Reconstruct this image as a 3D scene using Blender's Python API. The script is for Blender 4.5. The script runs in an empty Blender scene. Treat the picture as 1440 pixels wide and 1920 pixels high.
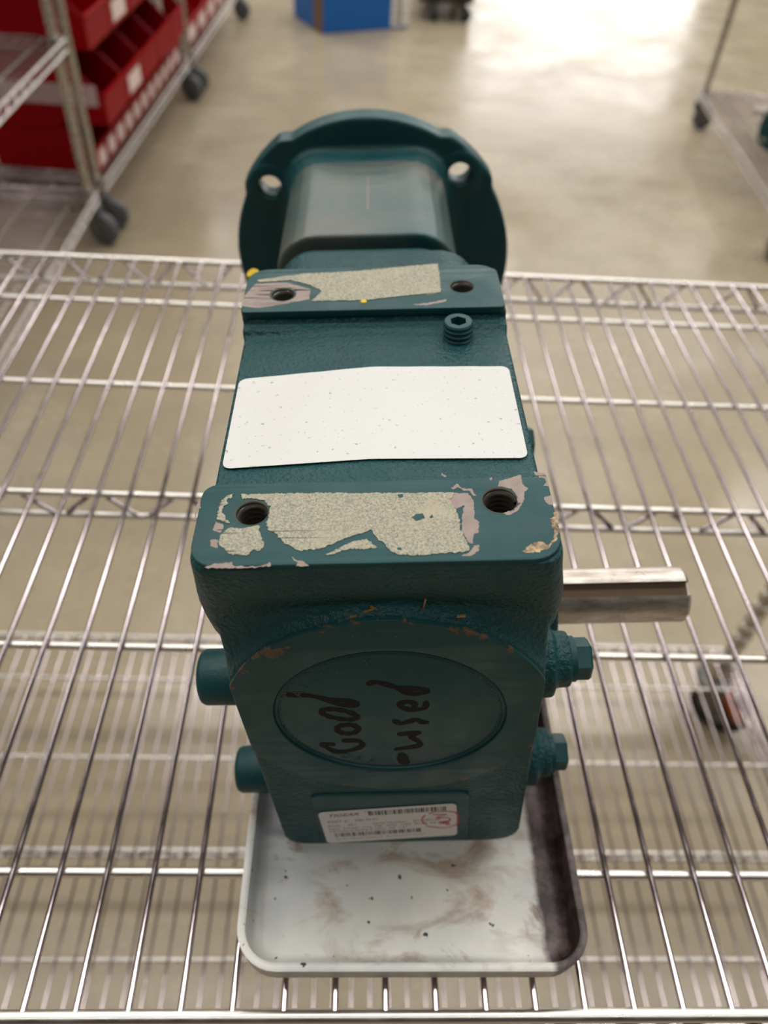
import bpy, bmesh, math, random
from mathutils import Vector, Matrix
random.seed(7)
S = bpy.context.scene
COL = S.collection
PI = math.pi

# ------------------------------------------------------------------ camera, world, lights, exposure
cam_d = bpy.data.cameras.new('camera')
cam = bpy.data.objects.new('camera', cam_d)
COL.objects.link(cam)
CAM_Z = 1.135
R = ((0.99828855, 0.02925787, 0.05063539), (-0.01455719, -0.71427299, 0.69971579), (0.05663969, -0.69925537, -0.71262463))
cam.matrix_world = Matrix(((R[0][0], -R[0][1], -R[0][2], 0.0), (R[1][0], -R[1][1], -R[1][2], 0.0), (R[2][0], -R[2][1], -R[2][2], CAM_Z), (0, 0, 0, 1)))
cam_d.sensor_fit = 'HORIZONTAL'
cam_d.sensor_width = 36.0
cam_d.lens = 36.0 * 1442.0 / 1440.0
cam_d.clip_start = 0.01
cam_d.dof.use_dof = True
cam_d.dof.focus_distance = 0.25
cam_d.dof.aperture_fstop = 12.0
S.camera = cam

S.view_settings.view_transform = 'Standard'
S.view_settings.look = 'None'
S.view_settings.gamma = 1.0
S.view_settings.use_curve_mapping = False
S.view_settings.exposure = -0.08

world = bpy.data.worlds.new('world')
S.world = world
world.use_nodes = True
world.node_tree.nodes['Background'].inputs[0].default_value = (1.0, 0.95, 0.88, 1)
world.node_tree.nodes['Background'].inputs[1].default_value = 0.10

def strip_light(x, y, z, lx, ly, w, color=(1.0, 0.97, 0.925)):
    d = bpy.data.lights.new('ceiling_strip', 'AREA')
    d.shape = 'RECTANGLE'; d.size = lx; d.size_y = ly; d.energy = w; d.color = color
    o = bpy.data.objects.new('ceiling_strip', d)
    o.location = (x, y, z); COL.objects.link(o)
    return o
# rows of warehouse strip lamps hung under the roof
for ly_ in (-1.6, 1.1, 3.8, 6.5, 9.3, 12.2):
    for lx_ in (-5.0, -1.7, 1.6, 4.9):
        strip_light(lx_, ly_, 5.2, 2.9, 0.5, 66 if ly_ > 0 else 34)

# ------------------------------------------------------------------ helpers
def link(name, mesh, mat=None, parent=None):
    o = bpy.data.objects.new(name, mesh)
    COL.objects.link(o)
    if mat is not None and len(mesh.materials) == 0:
        mesh.materials.append(mat)
    if parent is not None:
        o.parent = parent
    return o

def empty(name, loc=(0, 0, 0), rot=(0, 0, 0)):
    o = bpy.data.objects.new(name, None)
    o.empty_display_size = 0.05
    COL.objects.link(o)
    o.location = loc; o.rotation_euler = rot
    return o

def tag(o, label=None, cat=None, group=None, kind=None):
    if label: o['label'] = label
    if cat: o['category'] = cat
    if group: o['group'] = group
    if kind: o['kind'] = kind
    return o

def finish(bm, name='mesh', smooth=None, recalc=True):
    if recalc:
        bmesh.ops.recalc_face_normals(bm, faces=bm.faces)
    me = bpy.data.meshes.new(name)
    if smooth is not None:
        for f in bm.faces: f.smooth = True
        for e in bm.edges:
            if len(e.link_faces) == 2:
                e.smooth = e.calc_face_angle(0) < math.radians(smooth)
    bm.to_mesh(me); bm.free()
    return me

def add_box(bm, x0, x1, y0, y1, z0, z1, m=None):
    vs = [bm.verts.new(p) for p in ((x0, y0, z0), (x1, y0, z0), (x1, y1, z0), (x0, y1, z0), (x0, y0, z1), (x1, y0, z1), (x1, y1, z1), (x0, y1, z1))]
    if m is not None:
        for v in vs: v.co = m @ v.co
    for q in ((0, 3, 2, 1), (4, 5, 6, 7), (0, 1, 5, 4), (1, 2, 6, 5), (2, 3, 7, 6), (3, 0, 4, 7)):
        bm.faces.new([vs[i] for i in q])
    return vs

def frame_of(d):
    d = d.normalized()
    a = Vector((0, 0, 1)) if abs(d.z) < 0.9 else Vector((1, 0, 0))
    u = d.cross(a).normalized()
    return u, d.cross(u).normalized()

def add_lathe(bm, base, axis, prof, seg=24, cap=True):
    """prof: (radius, distance along axis)"""
    base = Vector(base); axis = Vector(axis).normalized()
    u, w = frame_of(axis)
    rings = []
    for r, t in prof:
        rings.append([bm.verts.new(base + axis * t + (u * math.cos(2 * PI * k / seg) + w * math.sin(2 * PI * k / seg)) * r) for k in range(seg)])
    for a, b in zip(rings, rings[1:]):
        for k in range(seg):
            bm.faces.new((a[k], a[(k + 1) % seg], b[(k + 1) % seg], b[k]))
    if cap:
        bm.faces.new(rings[0][::-1]); bm.faces.new(rings[-1])
    return rings

def add_tube(bm, pts, r, seg=8):
    pts = [Vector(p) for p in pts]
    rings = []
    up = None
    for i, p in enumerate(pts):
        d = (pts[min(i + 1, len(pts) - 1)] - pts[max(i - 1, 0)]).normalized()
        if up is None:
            u, w = frame_of(d)
        else:
            u = (up - d * up.dot(d)).normalized(); w = d.cross(u)
        up = u
        rings.append([bm.verts.new(p + (u * math.cos(2 * PI * k / seg) + w * math.sin(2 * PI * k / seg)) * r) for k in range(seg)])
    for a, b in zip(rings, rings[1:]):
        for k in range(seg):
            bm.faces.new((a[k], a[(k + 1) % seg], b[(k + 1) % seg], b[k]))
    bm.faces.new(rings[0][::-1]); bm.faces.new(rings[-1])

def add_prism(bm, outline, fn0, fn1):
    a = [bm.verts.new(fn0(*p)) for p in outline]
    b = [bm.verts.new(fn1(*p)) for p in outline]
    n = len(a)
    for k in range(n):
        bm.faces.new((a[k], a[(k + 1) % n], b[(k + 1) % n], b[k]))
    bm.faces.new(a[::-1]); bm.faces.new(b)

def round_rect(x0, x1, y0, y1, r, seg=6):
    rs = r if isinstance(r, (list, tuple)) else (r, r, r, r)   # corners: x0y0, x1y0, x1y1, x0y1
    out = []
    for (cx, cy, a0), rr in zip(((x0, y0, PI), (x1, y0, 1.5 * PI), (x1, y1, 0), (x0, y1, 0.5 * PI)), rs):
        sx = 1 if cx == x0 else -1; sy = 1 if cy == y0 else -1
        for k in range(seg + 1):
            a = a0 + k / seg * PI / 2
            out.append((cx + sx * rr + rr * math.cos(a), cy + sy * rr + rr * math.sin(a)))
    return out

def circle(cx, cy, r, n=32):
    return [(cx + r * math.cos(2 * PI * k / n), cy + r * math.sin(2 * PI * k / n)) for k in range(n)]

def evaluated_mesh(o):
    dg = bpy.context.evaluated_depsgraph_get()
    dg.update()
    me = bpy.data.meshes.new_from_object(o.evaluated_get(dg))
    return me

def plate(outer, holes, thick, bevel=0.0, smooth=30):
    """flat plate with holes from a filled 2D curve; lies in local xy, z from -thick/2 to thick/2"""
    cu = bpy.data.curves.new('plate', 'CURVE')
    cu.dimensions = '2D'; cu.fill_mode = 'BOTH'
    cu.extrude = max(thick / 2 - bevel, 0.0)
    cu.bevel_depth = bevel; cu.bevel_resolution = 2; cu.offset = -bevel
    for pts in [outer] + list(holes):
        sp = cu.splines.new('POLY'); sp.points.add(len(pts) - 1)
        for q, p in zip(sp.points, pts): q.co = (p[0], p[1], 0, 1)
        sp.use_cyclic_u = True
    o = bpy.data.objects.new('plate', cu); COL.objects.link(o)
    me = evaluated_mesh(o)
    bpy.data.objects.remove(o); bpy.data.curves.remove(cu)
    bm = bmesh.new(); bm.from_mesh(me); bpy.data.meshes.remove(me)
    bmesh.ops.remove_doubles(bm, verts=bm.verts, dist=1e-6)
    return finish(bm, 'plate', smooth, recalc=False)

def remap(me, fn):
    for v in me.vertices: v.co = fn(v.co)
    me.update()
    return me

def voxel_cast(bm, voxel, smooth_it, cutters=()):
    me = finish(bm, 'raw')
    o = bpy.data.objects.new('raw', me); COL.objects.link(o)
    m = o.modifiers.new('r', 'REMESH'); m.mode = 'VOXEL'; m.voxel_size = voxel; m.use_smooth_shade = True
    m = o.modifiers.new('s', 'SMOOTH'); m.iterations = smooth_it; m.factor = 0.5
    cs = []
    for c in cutters:
        co = bpy.data.objects.new('cut', finish(c, 'cut')); COL.objects.link(co); cs.append(co)
        b = o.modifiers.new('b', 'BOOLEAN'); b.operation = 'DIFFERENCE'; b.object = co; b.solver = 'EXACT'
    out = evaluated_mesh(o)
    for c in cs: bpy.data.objects.remove(c)
    bpy.data.objects.remove(o)
    out.materials.clear()
    for p in out.polygons: p.use_smooth = True
    return out

def copy_tree(o, parent=None, skip=()):
    c = o.copy(); COL.objects.link(c); c.parent = parent
    for ch in list(o.children):
        if ch.name.split('.')[0] not in skip:
            copy_tree(ch, c, skip)
    return c

# ------------------------------------------------------------------ materials
class NT:
    def __init__(self, name):
        self.m = bpy.data.materials.new(name); self.m.use_nodes = True
        self.t = self.m.node_tree; self.b = self.t.nodes['Principled BSDF']
        self.co = self.t.nodes.new('ShaderNodeTexCoord').outputs['Object']
    def n(self, kind, **kw):
        nd = self.t.nodes.new('ShaderNode' + kind)
        for k, v in kw.items(): setattr(nd, k, v)
        return nd
    def set(self, sock, v):
        if isinstance(v, bpy.types.NodeSocket): self.t.links.new(v, sock)
        else:
            if isinstance(v, tuple) and len(v) == 3 and sock.type == 'RGBA': v = (*v, 1)
            sock.default_value = v
    def noise(self, scale, detail=4, rough=0.55, vec=None, dist=0.0):
        nd = self.n('TexNoise'); self.set(nd.inputs['Vector'], vec or self.co)
        nd.inputs['Scale'].default_value = scale; nd.inputs['Detail'].default_value = detail
        nd.inputs['Roughness'].default_value = rough; nd.inputs['Distortion'].default_value = dist
        return nd.outputs['Fac']
    def ramp(self, fac, *stops):
        nd = self.n('ValToRGB'); self.set(nd.inputs[0], fac)
        el = nd.color_ramp.elements
        while len(el) < len(stops): el.new(0.5)
        for e, (p, c) in zip(el, stops):
            e.position = p; e.color = (c, c, c, 1) if not isinstance(c, tuple) else (*c, 1)
        return nd.outputs[0]
    def mix(self, fac, a, b, mode='MIX'):
        nd = self.n('Mix', data_type='RGBA', blend_type=mode)
        self.set(nd.inputs['Factor'], fac); self.set(nd.inputs['A'], a); self.set(nd.inputs['B'], b)
        return nd.outputs['Result'] if False else nd.outputs[2]
    def math(self, op, a, b=0.0, c=0.0):
        nd = self.n('Math', operation=op)
        self.set(nd.inputs[0], a); self.set(nd.inputs[1], b); self.set(nd.inputs[2], c)
        return nd.outputs[0]
    def xyz(self, vec=None):
        nd = self.n('SeparateXYZ'); self.set(nd.inputs[0], vec or self.co); return nd.outputs
    def map(self, scale, vec=None):
        nd = self.n('Mapping'); self.set(nd.inputs['Vector'], vec or self.co)
        nd.inputs['Scale'].default_value = scale; return nd.outputs[0]
    def bump(self, h, strength, dist):
        nd = self.n('Bump'); self.set(nd.inputs['Height'], h)
        nd.inputs['Strength'].default_value = strength; nd.inputs['Distance'].default_value = dist
        self.t.links.new(nd.outputs[0], self.b.inputs['Normal'])
    def out(self, color, rough=0.5, metal=0.0, spec=None, **kw):
        self.set(self.b.inputs['Base Color'], color); self.set(self.b.inputs['Roughness'], rough)
        self.set(self.b.inputs['Metallic'], metal)
        if spec is not None: self.b.inputs['Specular IOR Level'].default_value = spec
        for k, v in kw.items(): self.set(self.b.inputs[k.replace('_', ' ')], v)
        return self.m

def srgb(r, g, b):
    f = lambda c: (c / 255 / 12.92) if c <= 10 else ((c / 255 + 0.055) / 1.055) ** 2.4
    return (f(r), f(g), f(b))

def simple(name, col, rough=0.5, metal=0.0, var=0.12, scale=20.0, **kw):
    t = NT(name)
    n = t.noise(scale)
    c = t.mix(t.ramp(n, (0.3, 1 - var), (0.7, 1 + var)), (0, 0, 0), col, 'MIX')
    nd = t.n('Mix', data_type='RGBA', blend_type='MULTIPLY'); nd.inputs['Factor'].default_value = 1
    t.set(nd.inputs[6], col); t.set(nd.inputs[7], t.ramp(n, (0.25, 1 - var), (0.75, 1.0)))
    return t.out(nd.outputs[2], rough, metal, **kw)

TEAL = srgb(24, 78, 80)
def make_paint(name, rough_bump, wear=0.0, rust_ring=False):
    t = NT(name)
    big = t.noise(18, 5, 0.6)
    c = t.mix(t.ramp(big, (0.3, 0.0), (0.75, 1.0)), srgb(18, 63, 66), srgb(27, 75, 77))
    grime = t.ramp(t.noise(45, 6, 0.7), (0.58, 0.0), (0.78, 0.55))
    c = t.mix(grime, c, srgb(50, 70, 66))
    if wear:
        w = t.ramp(t.noise(90, 8, 0.7), (0.66 - wear, 0.0), (0.675 - wear, 1.0))
        c = t.mix(w, c, srgb(112, 92, 70))
    if rust_ring:
        x, y, z = t.xyz()
        d = t.math('SQRT', t.math('ADD', t.math('POWER', t.math('ADD', x, 0.0044), 2.0), t.math('POWER', t.math('SUBTRACT', z, 0.117), 2.0)))
        edge = t.ramp(t.math('MULTIPLY', d, 10.0), (0.46, 0.0), (0.58, 1.0))
        nz = t.noise(110, 7, 0.68)
        w = t.ramp(t.math('ADD', nz, t.math('MULTIPLY', edge, 0.20)), (0.735, 0.0), (0.75, 1.0))
        c = t.mix(w, c, t.mix(t.noise(300, 3), srgb(54, 38, 30), srgb(128, 104, 78)))
    if rough_bump:
        t.bump(t.math('ADD', t.noise(640, 2, 0.6), t.math('MULTIPLY', t.noise(160, 2, 0.6), 0.5)), rough_bump, 0.0013)
    r = t.ramp(t.noise(60, 4), (0.3, 0.34), (0.7, 0.55))
    return t.out(c, r, 0.0, 0.28)
M_CAST = make_paint('teal_cast_paint', 0.75)
M_SMOOTH = make_paint('teal_machined_paint', 0.06)
M_RING = make_paint('teal_cover_paint', 0.05, 0.0, True)
M_FLANGE = make_paint('teal_flange_paint', 0.12)

def make_neck():
    t = NT('worn_teal_paint')
    c = t.mix(t.ramp(t.noise(14, 5, 0.6), (0.38, 0.0), (0.62, 1.0)), srgb(26, 72, 74), srgb(82, 88, 82))
    c = t.mix(t.ramp(t.noise(70, 6, 0.7), (0.6, 0.0), (0.75, 0.5)), c, srgb(96, 84, 72))
    t.bump(t.noise(200, 3), 0.12, 0.001)
    return t.out(c, 0.38)
M_NECK = make_neck()

def make_residue():
    t = NT('gasket_residue')
    a = t.noise(1700, 4, 0.8)
    c = t.mix(t.ramp(a, (0.35, 0.0), (0.6, 1.0)), srgb(106, 110, 102), srgb(184, 178, 156))
    c = t.mix(t.ramp(t.noise(60, 4, 0.6), (0.5, 0.0), (0.7, 0.75)), c, srgb(178, 170, 146))
    t.bump(a, 0.5, 0.0004)
    return t.out(c, 0.85)
M_RESIDUE = make_residue()
def make_bare():
    t = NT('bare_iron')
    c = t.mix(t.noise(160, 6, 0.7), srgb(112, 97, 91), srgb(164, 149, 140))
    return t.out(c, 0.55, 0.25)
M_BARE = make_bare()
def make_tan():
    t = NT('torn_paint_edge')
    c = t.mix(t.ramp(t.noise(240, 6, 0.75), (0.4, 0.0), (0.6, 1.0)), srgb(92, 72, 58), srgb(196, 172, 138))
    return t.out(c, 0.8)
M_TAN = make_tan()

def make_chrome(name, tint, rough):
    t = NT(name)
    c = t.mix(t.ramp(t.noise(30, 4), (0.35, 0.0), (0.7, 1.0)), tint, tuple(v * 0.86 for v in tint))
    r = t.ramp(t.noise(90, 3), (0.3, rough), (0.75, rough + 0.12))
    return t.out(c, r, 1.0)
M_CHROME = make_chrome('chrome_wire', srgb(186, 174, 178), 0.07)
M_BAR = make_chrome('lamplit_chrome_bar', srgb(226, 222, 216), 0.26)  # same chrome as the wires, tinted lighter to paint in lamp reflections
M_POST = make_chrome('chrome_post', srgb(196, 192, 184), 0.22)

def make_shaft():
    t = NT('steel_shaft')
    x, y, z = t.xyz()
    streak = t.noise(1.0, 6, 0.65, t.map((60, 260, 260)))
    c = t.mix(t.ramp(streak, (0.35, 0.0), (0.62, 1.0)), srgb(214, 208, 200), srgb(168, 156, 146))
    c = t.mix(t.ramp(t.noise(55, 6, 0.7), (0.62, 0.0), (0.72, 0.8)), c, srgb(92, 72, 56))
    return t.out(c, t.ramp(t.noise(80, 4), (0.3, 0.24), (0.7, 0.42)), 0.88)
M_SHAFT = make_shaft()
M_KEY = simple('rusty_keyway', srgb(92, 72, 54), 0.6, 0.5, 0.3, 60)
M_THREAD = simple('oily_thread', srgb(160, 154, 146), 0.28, 0.85, 0.3, 90)

def make_floor():
    t = NT('sealed_concrete')
    a = t.noise(0.9, 6, 0.6); b = t.noise(5.5, 7, 0.65)
    c = t.mix(t.ramp(a, (0.3, 0.0), (0.7, 1.0)), srgb(152, 139, 116), srgb(177, 163, 138))
    c = t.mix(t.ramp(b, (0.35, 0.0), (0.7, 0.5)), c, srgb(136, 124, 103))
    c = t.mix(t.ramp(t.noise(2.3, 8, 0.7), (0.6, 0.0), (0.72, 0.5)), c, srgb(114, 103, 88))
    c = t.mix(t.ramp(t.noise(60, 3, 0.6), (0.45, 0.0), (0.75, 0.25)), c, srgb(122, 111, 94))
    r = t.ramp(t.noise(3.0, 5, 0.6), (0.3, 0.14), (0.7, 0.36))
    t.bump(t.noise(7, 4), 0.05, 0.01)
    return t.out(c, r, 0.0, 0.5)
M_FLOOR = make_floor()

def make_tray():
    t = NT('stained_tray_metal')
    x, y, z = t.xyz()
    base = t.mix(t.ramp(t.noise(16, 5, 0.6), (0.35, 0.0), (0.68, 1.0)), srgb(208, 206, 197), srgb(172, 175, 178))
    smear = t.ramp(t.noise(1.0, 6, 0.62, t.map((26, 44, 26)), 0.6), (0.50, 0.0), (0.64, 0.8))
    c = t.mix(smear, base, srgb(150, 128, 106))
    c = t.mix(t.ramp(t.noise(40, 7, 0.7, None, 0.5), (0.62, 0.0), (0.7, 0.8)), c, srgb(120, 92, 72))
    spots = t.ramp(t.noise(210, 2, 0.5), (0.71, 0.0), (0.725, 1.0))
    c = t.mix(spots, c, srgb(40, 52, 48))
    oil = t.math('ADD', x, t.math('MULTIPLY', t.math('SUBTRACT', t.noise(50, 5, 0.7), 0.5), 0.007))  # grease along the right wall, with its shadow and dark reflection painted in
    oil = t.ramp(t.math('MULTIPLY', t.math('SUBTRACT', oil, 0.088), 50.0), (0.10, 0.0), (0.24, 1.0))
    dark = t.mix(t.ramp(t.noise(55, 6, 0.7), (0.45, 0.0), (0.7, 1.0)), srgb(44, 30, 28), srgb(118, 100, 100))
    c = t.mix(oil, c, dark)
    return t.out(c, t.ramp(t.noise(30, 4), (0.3, 0.3), (0.7, 0.55)), 0.12)
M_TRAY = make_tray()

def make_label():
    t = NT('white_label')
    c = t.mix(t.ramp(t.noise(10, 5, 0.6), (0.45, 0.0), (0.75, 0.5)), srgb(208, 208, 205), srgb(192, 190, 182))
    c = t.mix(t.ramp(t.noise(620, 2, 0.5), (0.67, 0.0), (0.74, 0.6)), c, srgb(112, 106, 92))
    c = t.mix(t.ramp(t.noise(34, 8, 0.75), (0.66, 0.0), (0.74, 0.35)), c, srgb(150, 138, 114))
    return t.out(c, 0.45)
M_LABEL = make_label()
M_PAPER = simple('printed_label', srgb(226, 220, 216), 0.5, 0, 0.06, 30)
M_INK = simple('black_print', srgb(40, 38, 40), 0.6, 0, 0.1, 40)
M_MARKER = simple('dark_marker_ink', srgb(22, 8, 10), 0.6, 0, 0.2, 60, spec=0.15)
M_RED_INK = simple('red_marker_ink', srgb(206, 70, 84), 0.6, 0, 0.2, 60)
M_SHAVING = simple('brass_shaving', srgb(176, 142, 92), 0.4, 0.5, 0.2, 60)
M_YELLOW = simple('yellow_plastic', srgb(216, 182, 20), 0.45, 0, 0.1, 60)
M_RED = simple('red_bin_plastic', srgb(150, 0, 8), 0.5, 0, 0.15, 6, spec=0.12)
M_BINLABEL = simple('bin_label_card', srgb(236, 214, 206), 0.6, 0, 0.06, 30)
M_GREY_LABEL = simple('grey_label_card', srgb(196, 168, 172), 0.6, 0, 0.08, 20)
M_BLUE = simple('blue_carton', srgb(10, 98, 176), 0.55, 0, 0.08, 8)
M_WHITE = simple('white_carton_print', srgb(226, 222, 214), 0.6, 0, 0.06, 10)
M_BROWN = simple('brown_carton', srgb(122, 92, 72), 0.7, 0, 0.1, 10)
M_RUBBER = simple('grey_rubber', srgb(96, 98, 102), 0.6, 0, 0.1, 40)
M_BLACK = simple('black_plastic', srgb(26, 26, 28), 0.45, 0, 0.1, 40)
M_DARKRUB = simple('black_rubber', srgb(34, 32, 32), 0.6, 0, 0.1, 40)
M_FORK = simple('caster_steel', srgb(120, 120, 118), 0.4, 0.7, 0.15, 40)
M_ORANGE = simple('orange_plastic', srgb(196, 96, 48), 0.5, 0, 0.1, 40)
M_CREAM = simple('cream_plastic', srgb(222, 212, 184), 0.5, 0, 0.08, 40)
M_BLUEBAG = simple('blue_bag', srgb(46, 56, 150), 0.4, 0, 0.15, 30)
M_CEIL = simple('roof_deck', srgb(112, 110, 106), 0.8, 0, 0.1, 1)
M_DIM = simple('dim_wall', srgb(92, 84, 84), 0.8, 0, 0.1, 1)
M_WALL = simple('wall_panel', srgb(168, 164, 156), 0.7, 0, 0.08, 1)

# ------------------------------------------------------------------ the setting
bm = bmesh.new(); add_box(bm, -12, 12, -6, 16, -0.1, 0.0)
tag(link('floor', finish(bm), M_FLOOR), 'beige sealed concrete warehouse floor with mottled shine', kind='structure')
bm = bmesh.new(); add_box(bm, -12, 12, -6, 16, 6.0, 6.1)
tag(link('ceiling', finish(bm), M_CEIL), 'grey roof deck far above the floor', kind='structure')
bm = bmesh.new()
add_box(bm, -12, 2.0, 16, 16.2, 0, 6); add_box(bm, 6.0, 12, 16, 16.2, 0, 6); add_box(bm, 2.0, 6.0, 16, 16.2, 4.2, 6)
tag(link('wall_back', finish(bm), M_WALL), 'pale wall panels far behind the racks', kind='structure')
dl = NT('daylight_panel'); dl.b.inputs['Emission Color'].default_value = (1, 0.97, 0.95, 1); dl.b.inputs['Emission Strength'].default_value = 3.4
dl.out((0.8, 0.8, 0.8), 0.6)
bm = bmesh.new(); add_box(bm, 2.0, 6.0, 16.08, 16.14, 0, 4.2)
tag(link('door_1', finish(bm), dl.m), 'bright translucent dock door letting daylight in', kind='structure')

for nm, x0, x1, y0, y1, lb in (('wall_left', -12.2, -12, -6, 16, 'dim wall far to the left'), ('wall_right', 12, 12.2, -6, 16, 'dim wall far to the right'), ('wall_front', -12, 12, -6.2, -6, 'dim wall behind the viewpoint')):
    bm = bmesh.new(); add_box(bm, x0, x1, y0, y1, 0, 6.0)
    tag(link(nm, finish(bm), M_DIM), lb, kind='structure')

# ------------------------------------------------------------------ wire carts (48 x 24 inch)
LX, LY = 0.61, 0.3075
PITCH = 0.0207
def cyl_mesh(p0, p1, r, seg=8):
    bm = bmesh.new(); add_tube(bm, [p0, p1], r, seg); return finish(bm, 'rod', 40)
ME_WIRE = cyl_mesh((0, -LY, 0), (0, LY, 0), 0.00145, 10)
ME_BAR = cyl_mesh((-LX, 0, 0), (LX, 0, 0), 0.0024, 10)
ME_RAILX = cyl_mesh((-LX - .003, 0, 0), (LX + .003, 0, 0), 0.0029, 12)
ME_RAILY = cyl_mesh((0, -LY - .003, 0), (0, LY + .003, 0), 0.0029, 12)
def zigzag(half, axis, h):
    bm = bmesh.new(); n = int(2 * half / 0.0275); st = 2 * half / n; pts = []
    for k in range(n + 1):
        a = -half + k * st; zz = 0 if k % 2 == 0 else -h
        for da in (-0.0035, 0.0035):
            pts.append((a + da, 0, zz) if axis == 'x' else (0, a + da, zz))
    add_tube(bm, pts, 0.0018, 6)
    return finish(bm, 'truss', 60)
ME_ZX = zigzag(LX, 'x', 0.024); ME_ZY = zigzag(LY, 'y', 0.024); ME_ZM = zigzag(LX, 'x', 0.020)
for me in (ME_WIRE, ME_RAILY, ME_ZX, ME_ZY, ME_ZM): me.materials.append(M_CHROME)
for me in (ME_BAR, ME_RAILX): me.materials.append(M_BAR)
bm = bmesh.new(); add_lathe(bm, (0, 0, -0.032), (0, 0, 1), [(0.0150, 0), (0.0185, 0.002), (0.0165, 0.036), (0.0150, 0.038)], 20)
ME_COLLAR = finish(bm, 'collar', 40); ME_COLLAR.materials.append(M_POST)
POSTS = {}
def post_mesh(h):
    if h not in POSTS:
        prof = [(0.0125, 0.0)]
        k = 1
        while k * 0.0254 < h - 0.01:
            zc = k * 0.0254
            prof += [(0.0125, zc - 0.0016), (0.0113, zc - 0.0008), (0.0113, zc + 0.0008), (0.0125, zc + 0.0016)]; k += 1
        prof += [(0.0125, h - 0.002), (0.0105, h)]
        bm = bmesh.new(); add_lathe(bm, (0, 0, 0), (0, 0, 1), prof, 16)
        me = finish(bm, 'post', 50); me.materials.append(M_POST); POSTS[h] = me
    return POSTS[h]
def half_disc(r, n=10): return [(r * math.cos(PI * k / n), r * math.sin(PI * k / n)) for k in range(n + 1)]
# caster: fork with wheel (wheel axis along local x, wheel trails to -y)
bm = bmesh.new()
add_lathe(bm, (0, 0, 0.112), (0, 0, 1), [(0.010, 0), (0.010, 0.02)], 14)
add_lathe(bm, (0, 0, 0.100), (0, 0, 1), [(0.020, 0), (0.030, 0.003), (0.030, 0.010), (0.022, 0.014)], 20)
for sx in (-1, 1):
    add_prism(bm, [(-0.022, 0.104), (0.022, 0.104), (0.004, 0.06), (-0.022, 0.036), (-0.040, 0.036), (-0.044, 0.052), (-0.030, 0.075)],
              lambda y, z: (sx * 0.0205, y, z), lambda y, z: (sx * 0.0235, y, z))
add_lathe(bm, (-0.027, -0.030, 0.048), (1, 0, 0), [(0.007, 0), (0.007, 0.054)], 10)
add_box(bm, -0.0235, 0.0235, -0.024, 0.022, 0.1, 0.104)
ME_FORK = finish(bm, 'fork', 40); ME_FORK.materials.append(M_FORK)
def wheel_mesh(mt):
    bm = bmesh.new()
    add_lathe(bm, (-0.0165, -0.030, 0.048), (1, 0, 0), [(0.012, 0), (0.030, 0.001), (0.033, 0.004), (0.044, 0.004), (0.0475, 0.008), (0.048, 0.0165), (0.0475, 0.025), (0.044, 0.029), (0.033, 0.029), (0.030, 0.032), (0.012, 0.033)], 28)
    me = finish(bm, 'wheel', 40); me.materials.append(mt); return me
ME_WHEEL = wheel_mesh(M_RUBBER); ME_WHEELB = wheel_mesh(M_DARKRUB)
bm = bmesh.new(); add_prism(bm, round_rect(-0.016, 0.016, -0.115, -0.060, 0.006, 3), lambda x, y: (x, y, 0.066 + (y + 0.06) * 0.5), lambda x, y: (x, y, 0.074 + (y + 0.06) * 0.5))
ME_LEVER = finish(bm, 'lever', 40); ME_LEVER.materials.append(M_CREAM)
bm = bmesh.new(); add_prism(bm, [(-0.068, 0.06), (-0.030, 0.100), (-0.020, 0.098), (-0.058, 0.052)], lambda y, z: (-0.020, y, z), lambda y, z: (0.020, y, z))
ME_BRAKE = finish(bm, 'brake', 40); ME_BRAKE.materials.append(M_ORANGE)

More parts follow.
